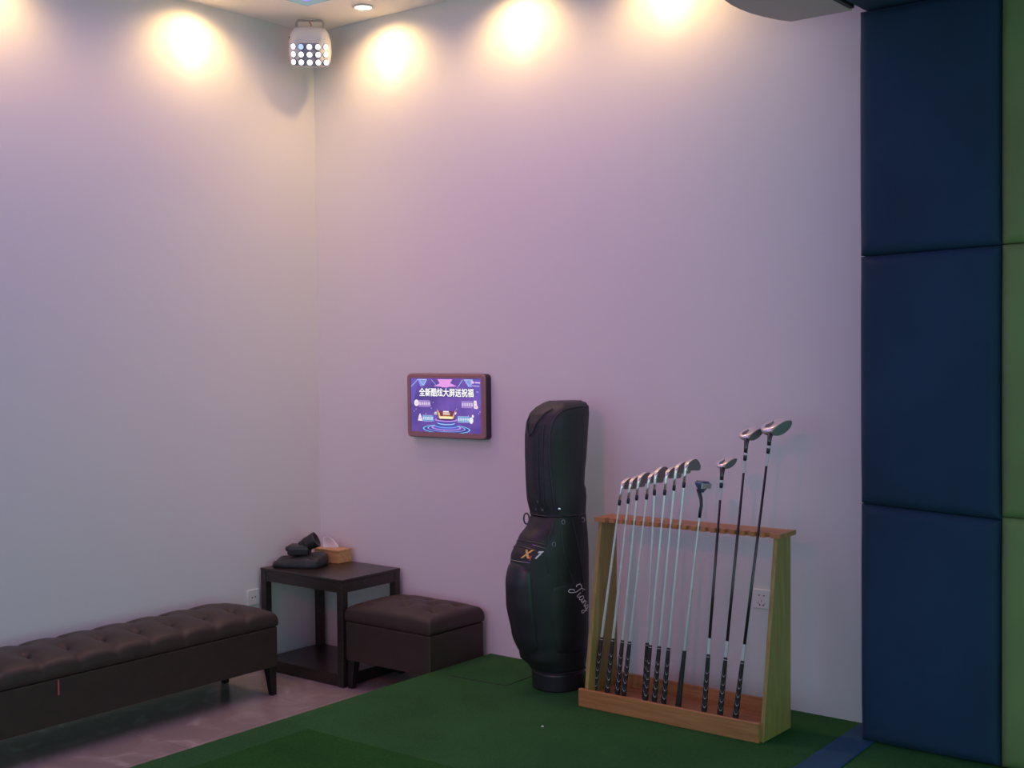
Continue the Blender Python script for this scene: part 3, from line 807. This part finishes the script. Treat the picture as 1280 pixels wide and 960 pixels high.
# small loop handle at the left shoulder
q = bag_pt(D(-32), .985, body_tab, .012)
o = obj('loop_ring', tube([(.013*math.cos(a), 0, .026*math.sin(a)) for a in [i*PI/8 for i in range(16)]], .004, 6, closed=True), 'piping', gb); o.location = q; o.rotation_euler = (0, 0, D(35))
# letters on the panel: planar text wrapped on the surface
def wrap_text(s, size, phi, z, m, name, bold=0, shear=0, rot=0, tab=body_tab, off=.004, parent=None):
    bm = text_bm(s, size, bold, shear)
    a, bf, bb = interp(tab, z); cr, sr = math.cos(rot), math.sin(rot)
    e = 1e-3; perim = (bag_pt(phi+e, z, tab)-bag_pt(phi-e, z, tab)).length/(2*e)
    for v in bm.verts:
        x, y = v.co.x*cr-v.co.y*sr, v.co.x*sr+v.co.y*cr
        v.co = bag_pt(phi+x/perim, z+y, tab, off)
    return obj(name, bm, m, parent or gb)
wrap_text('X', .050, D(26), .842, 'gold', 'letter_gold', .002, .2)
wrap_text('y', .032, D(36), .832, 'red_letter', 'letter_red', .001, -.3)
wrap_text('7', .044, D(46), .838, 'white_letter', 'letter_silver', .002, .35)
# script embroidery running down the side
def script():
    glyph = [  # strokes in running coordinates (x along the word, y up), unit = letter height
        [(.05, .55), (-.05, .70), (.05, .95), (.30, 1.0), (.55, .90), (.80, 1.0), (.95, 1.15)],
        [(.55, .92), (.45, .60), (.40, .30), (.25, .05), (.02, .02), (-.05, .18), (.10, .28), (.25, .2)],
        [(.78, .55), (.74, .25), (.80, .06), (.92, .08), (1.02, .3)], [(.83, .78), (.86, .80)],
        [(1.42, .50), (1.25, .56), (1.10, .35), (1.12, .10), (1.25, .05), (1.42, .30), (1.45, .52), (1.44, .12), (1.55, .06), (1.66, .3)],
        [(1.70, .52), (1.74, .30), (1.72, .05), (1.80, .38), (1.95, .54), (2.04, .40), (2.04, .12), (2.14, .06), (2.25, .3)],
        [(2.62, .50), (2.45, .56), (2.30, .35), (2.33, .10), (2.46, .08), (2.60, .30), (2.66, .52), (2.62, .05), (2.52, -.42), (2.32, -.52), (2.24, -.36), (2.45, -.15), (2.85, .2)]]
    bm = bmesh.new(); H = .050
    phi0, z0 = D(85), .662; rot = D(-52); cr, sr = math.cos(rot), math.sin(rot)
    for st_ in glyph:
        # Catmull-Rom smoothing
        P = [st_[0]]+st_+[st_[-1]]; out = []
        for i in range(1, len(P)-2):
            for k in range(5):
                t_ = k/5; p0, p1, p2, p3 = P[i-1:i+3]
                out.append(tuple(.5*((2*p1[c])+(-p0[c]+p2[c])*t_+(2*p0[c]-5*p1[c]+4*p2[c]-p3[c])*t_**2+(-p0[c]+3*p1[c]-3*p2[c]+p3[c])*t_**3) for c in (0, 1)))
        out.append(st_[-1])
        pts = []
        for x, y in out:
            X, Y = x*H*cr-y*H*sr, x*H*sr+y*H*cr
            pts.append(bag_pt(phi0+X/.16, z0+Y, body_tab, .0115))
        tube(pts, .0018, 5, bm)
    return bm
obj('script_embroidery', script(), 'silver_thread', gb)['label'] = 'silver script lettering'
# hood details
strip([(D(a), 1.012) for a in range(-60, 175, 6)], 'hood_hem', 'piping', .003, hood_tab, hood, .0)
strip(lin(D(22), 1.05, D(24), 1.40, 30), 'hood_seam', 'piping', .0018, hood_tab, hood, .004)
strip(lin(D(34), 1.05, D(36), 1.44, 30), 'hood_seam', 'piping', .0018, hood_tab, hood, .004)
arch = [(D(50), 1.30), (D(50), 1.36), (D(51), 1.41), (D(54), 1.45), (D(60), 1.48), (D(72), 1.502), (D(90), 1.515), (D(115), 1.522), (D(140), 1.52)]
strip(lin(D(58), 1.02, D(50), 1.30, 20)[:-1]+arch, 'hood_piping', 'piping', .0035, hood_tab, hood, .004)
strip([(D(-22), 1.50), (D(-16), 1.46), (D(-8), 1.41), (D(0), 1.385), (D(8), 1.40), (D(16), 1.45), (D(26), 1.49), (D(40), 1.515)], 'hood_fold', 'piping', .0030, hood_tab, hood, .004)
for (p, z, m, nm) in ((D(66), 1.047, 'stud', 'snap'),):
    q = bag_pt(p, z, hood_tab, .006); o = obj(nm, bmesh.new() if False else lathe([(.006, -.002), (.0065, .001), (.004, .003), (.001, .0035)], 14), m, hood); o.location = q
    o.rotation_euler = (Vector((math.cos(p)*FR+math.sin(p)*SD))).to_track_quat('Z', 'Y').to_euler()
for (p, z, w_) in ((D(8), 1.042, .004), (D(26), 1.042, .006), (D(17), 1.078, .0035)):
    q = [bag_pt(p+dx/.14, z+dz, hood_tab, .006) for dx, dz in ((-w_, -.006), (w_, -.006), (w_, .006), (-w_, .006))]
    bm = bmesh.new(); bm.faces.new([bm.verts.new(v) for v in q]); r = bmesh.ops.extrude_face_region(bm, geom=bm.faces[:])
    bmesh.ops.translate(bm, verts=[v for v in r['geom'] if isinstance(v, bmesh.types.BMVert)], vec=(FR+SD*.4)*-.004)
    obj('hood_clip', bm, 'zip', hood)
q = bag_pt(D(150), 1.535, hood_tab, -.03); o = obj('hood_toggle', lathe([(.010, -.004), (.013, 0), (.012, .008), (.006, .011)], 12), 'device', hood, smooth=True); o.location = q

# ------------------------------------------------------------------ club rack
rk = thing('club_rack', 'wooden golf club rack standing on the turf against the wall', 'rack', (2.69, -.37, T))
K_ = lambda bm: rel(bm, rk)
side = [(-.496, T+.0005), (-.245, T+.0005), (-.240, 1.002), (-.362, 1.002)]
obj('end_panel', K_(prism(side, 0, 2.244, 2.262)), 'wood_z', rk, bevel=.0015)
obj('end_panel', K_(prism(side, 0, 3.120, 3.138)), 'wood_z', rk, bevel=.0015)
notches = [2.354+.0468*k for k in range(-1, 17)]
pts = [(2.236, -.235), (2.236, -.385)]
for nx_ in notches:
    for k in range(9):
        a = PI+PI*k/8
        pts.append((nx_+.0125*math.cos(a), -.385-.020*math.sin(a)))
pts += [(3.160, -.385), (3.160, -.235)]
obj('top_rail', K_(prism(pts, 2, 1.0025, 1.0215)), 'wood_x', rk)
obj('front_board', K_(bx(2.232, 3.126, -.517, -.4975, T+.0005, T+.080)), 'wood_x', rk, bevel=.002)
obj('tray_floor', K_(bx(2.2625, 3.1195, -.4965, -.245, T+.025, .230)), 'wood_x', rk)
obj('back_board', K_(bx(2.2625, 3.1195, -.262, -.245, .2305, .290)), 'wood_x', rk)

# ------------------------------------------------------------------ golf clubs
def club_frame(Bp, Fp, turn=.14):
    z = (Vector(Fp)-Vector(Bp)).normalized(); x = Vector((turn, 1, 0)); x = (x-z*x.dot(z)).normalized(); y = z.cross(x)
    m = Matrix((x, y, z)).transposed().to_4x4(); m.translation = Vector(Bp); return m
mesh_cache = {}
def cached(key, name, builder, m, parent, smooth=True, bevel=0):
    if key in mesh_cache:
        src = mesh_cache[key]; o = src.copy(); C.objects.link(o); o.parent = parent; return o
    o = obj(name, builder(), m, parent, smooth=smooth, bevel=bevel); mesh_cache[key] = o; return o
LIE = D(28)
def iron_blade():
    bm = bmesh.new(); cl, sl = math.cos(LIE), math.sin(LIE)
    outline = [(-.004, -.006), (.004, .0015), (.020, .0045), (.042, .005), (.060, .001), (.072, -.008), (.077, -.022), (.077, -.038), (.071, -.050), (.060, -.055), (.045, -.049), (.025, -.038), (.008, -.029), (-.004, -.024)]
    F, B = [], []
    for s, tt in outline:
        th_ = .004+.014*max(0, min(1, (tt+.055)/.055))**1.3
        x = s*cl-tt*sl; z = s*sl+tt*cl
        lo = tt*.28
        F.append(bm.verts.new((x, -.004+lo*.0-(-tt)*.22, z))); B.append(bm.verts.new((x, -.004+th_-(-tt)*.22, z)))
    n = len(outline); bm.faces.new(F).material_index = 1; bm.faces.new(B[::-1])
    for i in range(n): bm.faces.new((F[i], B[i], B[(i+1) % n], F[(i+1) % n]))
    return bm
def iron_hosel():
    return tube([(0, 0, -.001), (0, 0, .030), (0, 0, .050), (.001, 0, .060), (.005, 0, .068), (.012, -.001, .074)], [.0062, .0066, .0068, .0072, .0075, .006], 14)
def taper(r0, r1, L): return lathe([(r0, 0), (r1, L)], 14)
def grip_bm(): return lathe([(.0125, 0), (.0132, .004), (.0132, .012), (.0118, .06), (.0100, .18), (.0085, .2455), (.0075, .250), (.0055, .2515)], 18)
def wood_head(S, depth, h):
    """club head: sole towards +t, face plane towards -y, body sweeping to +y"""
    cl, sl = math.cos(LIE), math.sin(LIE); bm = bmesh.new(); N, K = 32, 18; rings = []
    for j in range(K+1):
        ph = -PI/2+PI*j/K; r = []
        for i in range(N):
            a = 2*PI*i/N; u = math.cos(a)*math.cos(ph); v = math.sin(a)*math.cos(ph); w = math.sin(ph)
            s_ = S*.5+S*.52*u-.10*S
            yy = depth*.42+depth*.58*v
            if yy < -.004: yy = -.004+(yy+.004)*.10
            tt = h*.42*w if w > 0 else h*.62*w
            if w > 0: tt = h*.30*(1-(1-w)**2.2)
            # pear shape: narrower towards the back, lower too
            k = max(0, yy/depth); s_ = (s_-S*.42)*(1-.28*k*k)+S*.42; tt *= (1-.35*k)
            r.append((s_*cl-tt*sl, yy, s_*sl+tt*cl))
        rings.append(r)
    loft(rings, bm)
    for f in bm.faces: pass
    return bm
def wood_face(S, h):
    cl, sl = math.cos(LIE), math.sin(LIE); bm = bmesh.new(); A, B_ = [], []
    for i in range(32):
        a = 2*PI*i/32; s_ = S*.42+S*.46*math.cos(a); w = math.sin(a); tt = (h*.27 if w > 0 else h*.50)*w
        A.append(bm.verts.new((s_*cl-tt*sl, -.0075, s_*sl+tt*cl))); B_.append(bm.verts.new((s_*cl-tt*sl, -.001, s_*sl+tt*cl)))
    bm.faces.new(A)
    for i in range(32): bm.faces.new((A[i], A[(i+1) % 32], B_[(i+1) % 32], B_[i]))
    bm.faces.new(B_[::-1])
    return bm
def sole_mark(S, depth, h):
    cl, sl = math.cos(LIE), math.sin(LIE)
    tt = h*.30*.96; pts = [(.12, .25), (.40, .35), (.55, .60), (.40, .52), (.20, .60), (.05, .45)]
    bm = bmesh.new(); A, B_ = [], []
    for u, v in pts:
        s_ = S*u; y = depth*v; t0 = h*.30*(1-.35*max(0, v)) 
        A.append(bm.verts.new((s_*cl-(t0+.0012)*sl, y, s_*sl+(t0+.0012)*cl))); B_.append(bm.verts.new((s_*cl-(t0-.006)*sl, y, s_*sl+(t0-.006)*cl)))
    n = len(pts); bm.faces.new(A); bm.faces.new(B_[::-1])
    for i in range(n): bm.faces.new((A[i], A[(i+1) % n], B_[(i+1) % n], B_[i]))
    return bm

irons = [((2.252, -.418), (2.363, -.368, 1.093)), ((2.315, -.410), (2.410, -.368, 1.104)), ((2.369, -.409), (2.455, -.368, 1.122)), ((2.404, -.411), (2.507, -.367, 1.129)),
         ((2.500, -.386), (2.546, -.365, 1.150)), ((2.523, -.418), (2.599, -.365, 1.154)), ((2.566, -.412), (2.646, -.364, 1.177)), ((2.614, -.413), (2.695, -.363, 1.193))]
ilab = ['steel-shafted iron standing leftmost in the rack, the shortest iron', 'second iron from the left end of the rack, steel shaft', 'third iron from the left end of the rack, steel shaft', 'fourth iron from the left end of the rack, steel shaft',
        'fifth iron from the left, its grip half hidden behind the next grip', 'sixth iron from the left, its grip in front of the hidden one', 'seventh iron from the left, second tallest of the steel irons', 'tallest steel iron, standing just left of the bent-neck putter']
GZ = .2315
def common(t, L, g=.251, shaft_mat='steel', sr=(.0062, .0047), gname='grip'):
    cached(gname, 'grip', grip_bm, gname, t)
    zb = g
    return zb
for (b, F), lab in zip(irons, ilab):
    B = (b[0], b[1], GZ); mt = club_frame(B, F); L = (Vector(F)-Vector(B)).length
    t = thing('golf_iron', lab, 'golf club', (0, 0, 0), 0, 'irons in the rack'); t.matrix_world = mt
    common(t, L)
    o = obj('shaft', lathe([(.0063, .2516), (.0063, .34), (.0060, .342), (.0060, .46), (.0056, .462), (.0056, .58), (.0053, .582), (.0053, .68), (.0050, .682), (.0048, L-.001)], 14), 'steel', t, smooth=False)
    fe = cached('iron_ferrule', 'ferrule', lambda: lathe([(.0056, 0), (.0072, .004), (.0074, .022), (.0068, .024)], 14), 'ferrule', t); fe.location = (0, 0, L-.010)
    hs = cached('iron_hosel', 'hosel', iron_hosel, 'chrome', t); hs.location = (0, 0, L+.0145)
    bl = cached('iron_blade', 'club_head', iron_blade, 'head_steel', t, smooth=False, bevel=.002)
    if len(bl.data.materials) < 2: bl.data.materials.append(M['face_steel'])
    bl.location = (.004, 0, L+.088)

# putter with bent neck
B = (2.692, -.419, GZ); F = (2.776, -.370, 1.063); mt = club_frame(B, F, .35); L = (Vector(F)-Vector(B)).length
t = thing('putter', 'short putter with a black bent neck and blue head', 'golf club'); t.matrix_world = mt
cached('grip_plain', 'grip', grip_bm, 'grip_plain', t)
obj('shaft', lathe([(.0062, .2516), (.0062, .45), (.0056, .452), (.0050, L-.004)], 14), 'steel', t)
nk = tube([(0, 0, L-.004), (0, 0, L+.025), (.002, -.001, L+.05), (.003, .006, L+.075), (.001, .018, L+.10), (-.002, .026, L+.118)], [.0068, .0070, .0070, .0075, .0085, .010], 14)
obj('neck', nk, 'ferrule', t, smooth=True)
def putter_head():
    rings = []
    for z, w, d in ((0, .010, .012), (.010, .018, .020), (.022, .032, .030), (.034, .042, .034), (.042, .044, .034), (.046, .040, .031)):
        rings.append([(x, y, z) for x, y in rrect(w*2*.72, d*2*.75, min(w, d)*.55, 5)])
    return loft(rings)
ph_ = obj('club_head', putter_head(), 'putter_blue', t, smooth=False, bevel=.0015); ph_.location = (.006, .012, L+.105); ph_['label'] = 'blue putter head'
pf = obj('sole_plate', loft([[(x, y, z) for x, y in rrect(.050, .040, .012, 5)] for z in (.0465, .0495)]), 'crown', t); pf.location = (.006, .012, L+.105)
pf = obj('face_plate', bx(-.027, .027, -.0275, -.0250, .020, .042), 'head_steel', t, bevel=.001); pf.location = (.006, .012, L+.105)

woods = [((2.820, -.420), (2.877, -.361, 1.204), .020, .088, .062, .036, 'black-shafted hybrid club with small head, shortest of the three dark-shafted clubs'),
         ((2.898, -.422), (2.986, -.353, 1.325), .020, .100, .078, .044, 'black-shafted fairway wood between the small hybrid and the big driver'),
         ((2.975, -.431), (3.090, -.347, 1.359), .020, .128, .094, .060, 'black-shafted driver with the largest silver head, rightmost in the rack')]
for i, (b, F, nk_, S, dp, hh, lab) in enumerate(woods):
    B = (b[0], b[1], GZ); mt = club_frame(B, F); L = (Vector(F)-Vector(B)).length; mt = club_frame(B, F, (.3, .3, .38)[i])
    t = thing(('hybrid_club', 'fairway_wood', 'driver')[i], lab, 'golf club', group='dark shafted woods in the rack'); t.matrix_world = mt
    cached('grip', 'grip', grip_bm, 'grip', t)
    obj('shaft', lathe([(.0068, .2516), (.0064, .5), (.0050, L-.002)], 14), 'graphite', t, smooth=True)
    obj('lower_band', lathe([(.0080, .253), (.0080, .322)], 14), 'white_band', t)
    obj('upper_band', lathe([(.0060, L-.062), (.0060, L-.011)], 14), 'white_band', t)
    fe = cached('wood_ferrule', 'ferrule', lambda: lathe([(.0060, 0), (.0078, .003), (.0080, .020), (.0072, .022)], 14), 'ferrule', t); fe.location = (0, 0, L-.010)
    fe = cached('wood_ring', 'ferrule_ring', lambda: lathe([(.0084, 0), (.0086, .001), (.0086, .010), (.0084, .011)], 14), 'ferrule_ring', t); fe.location = (0, 0, L+.0122)
    nl = (.040, .046, .040)[i]
    o = obj('hosel', tube([(0, 0, 0), (0, .001, nl*.5), (.003, .004, nl*.8), (.010, .010, nl+.012), (.018, .014, nl+.022)], [.0082, .0086, .0098, .0125, .012], 16), 'crown', t, smooth=True); o.location = (0, 0, L+.0235)
    hz = L+.0235+nl+.016
    hd = obj('club_head', wood_head(S, dp, hh), 'chrome', t, smooth=True); hd.location = (.002, -.004, hz)
    hd.data.materials[0] = M['head_steel']
    hd.data.materials.append(M['crown'])
    cl, sl = math.cos(LIE), math.sin(LIE)
    for p in hd.data.polygons:      # the crown (grip side) is dark
        c = p.center; tt = -c.x*sl+c.z*cl
        if tt < -hh*.06 and c.y > .002: p.material_index = 1
    obj('club_face', wood_face(S, hh), 'face_steel', hd)
    obj('sole_badge', sole_mark(S, dp, hh), 'crown', hd)

# ------------------------------------------------------------------ lights of the place
def area(name, loc, aim, size, sizey, power, col):
    l = bpy.data.lights.new(name, 'AREA'); l.shape = 'RECTANGLE'; l.size = size; l.size_y = sizey; l.energy = power; l.color = col
    o = bpy.data.objects.new(name, l); C.objects.link(o); o.location = loc
    o.rotation_euler = (Vector(aim)-Vector(loc)).to_track_quat('-Z', 'Y').to_euler(); return o
area('simulator_screen_light', (7.6, -2.2, .95), (0, -1.2, .5), 3.0, 1.3, 19, (.02, 1, .10))
area('ceiling_panel_light', (1.68, -2.25, CEIL-.06), (1.68, -2.25, 0), 2.2, 3.2, 9, (1, .22, .55))
wash = bpy.data.lights.new('stage_wash_light', 'SPOT'); wash.energy = 170; wash.color = (1, .03, .22); wash.spot_size = math.radians(38); wash.spot_blend = 1; wash.shadow_soft_size = .15
wo = bpy.data.objects.new('stage_wash_light', wash); C.objects.link(wo); wo.location = (3.4, -6.2, 3.4)
wo.rotation_euler = (Vector((1.45, 0, 1.2))-wo.location).to_track_quat('-Z', 'Y').to_euler()
w = bpy.data.worlds.new('room_fill'); bpy.context.scene.world = w; w.use_nodes = True
w.node_tree.nodes['Background'].inputs[0].default_value = (.53, .73, .96, 1); w.node_tree.nodes['Background'].inputs[1].default_value = 1.16

# ------------------------------------------------------------------ camera
cam = bpy.data.cameras.new('camera'); co = bpy.data.objects.new('camera', cam); C.objects.link(co)
yaw, pit, rol, fpx = -.6693814, -.0290265, -.0104168, 1546.476
F_ = Vector((math.sin(yaw)*math.cos(pit), math.cos(yaw)*math.cos(pit), math.sin(pit)))
Rt = Vector((math.cos(yaw), -math.sin(yaw), 0)); Up = Rt.cross(F_)
R2 = Rt*math.cos(rol)+Up*math.sin(rol); U2 = -Rt*math.sin(rol)+Up*math.cos(rol)
m = Matrix((R2, U2, -F_)).transposed().to_4x4(); m.translation = (5.4432, -5.0339, 1.7985); co.matrix_world = m
cam.sensor_width = 36; cam.lens = fpx/1280*36; cam.clip_start = .05
sc = bpy.context.scene; sc.camera = co
sc.view_settings.view_transform = 'Standard'; sc.view_settings.look = 'None'; sc.view_settings.gamma = 1; sc.view_settings.use_curve_mapping = False
sc.view_settings.exposure = 0
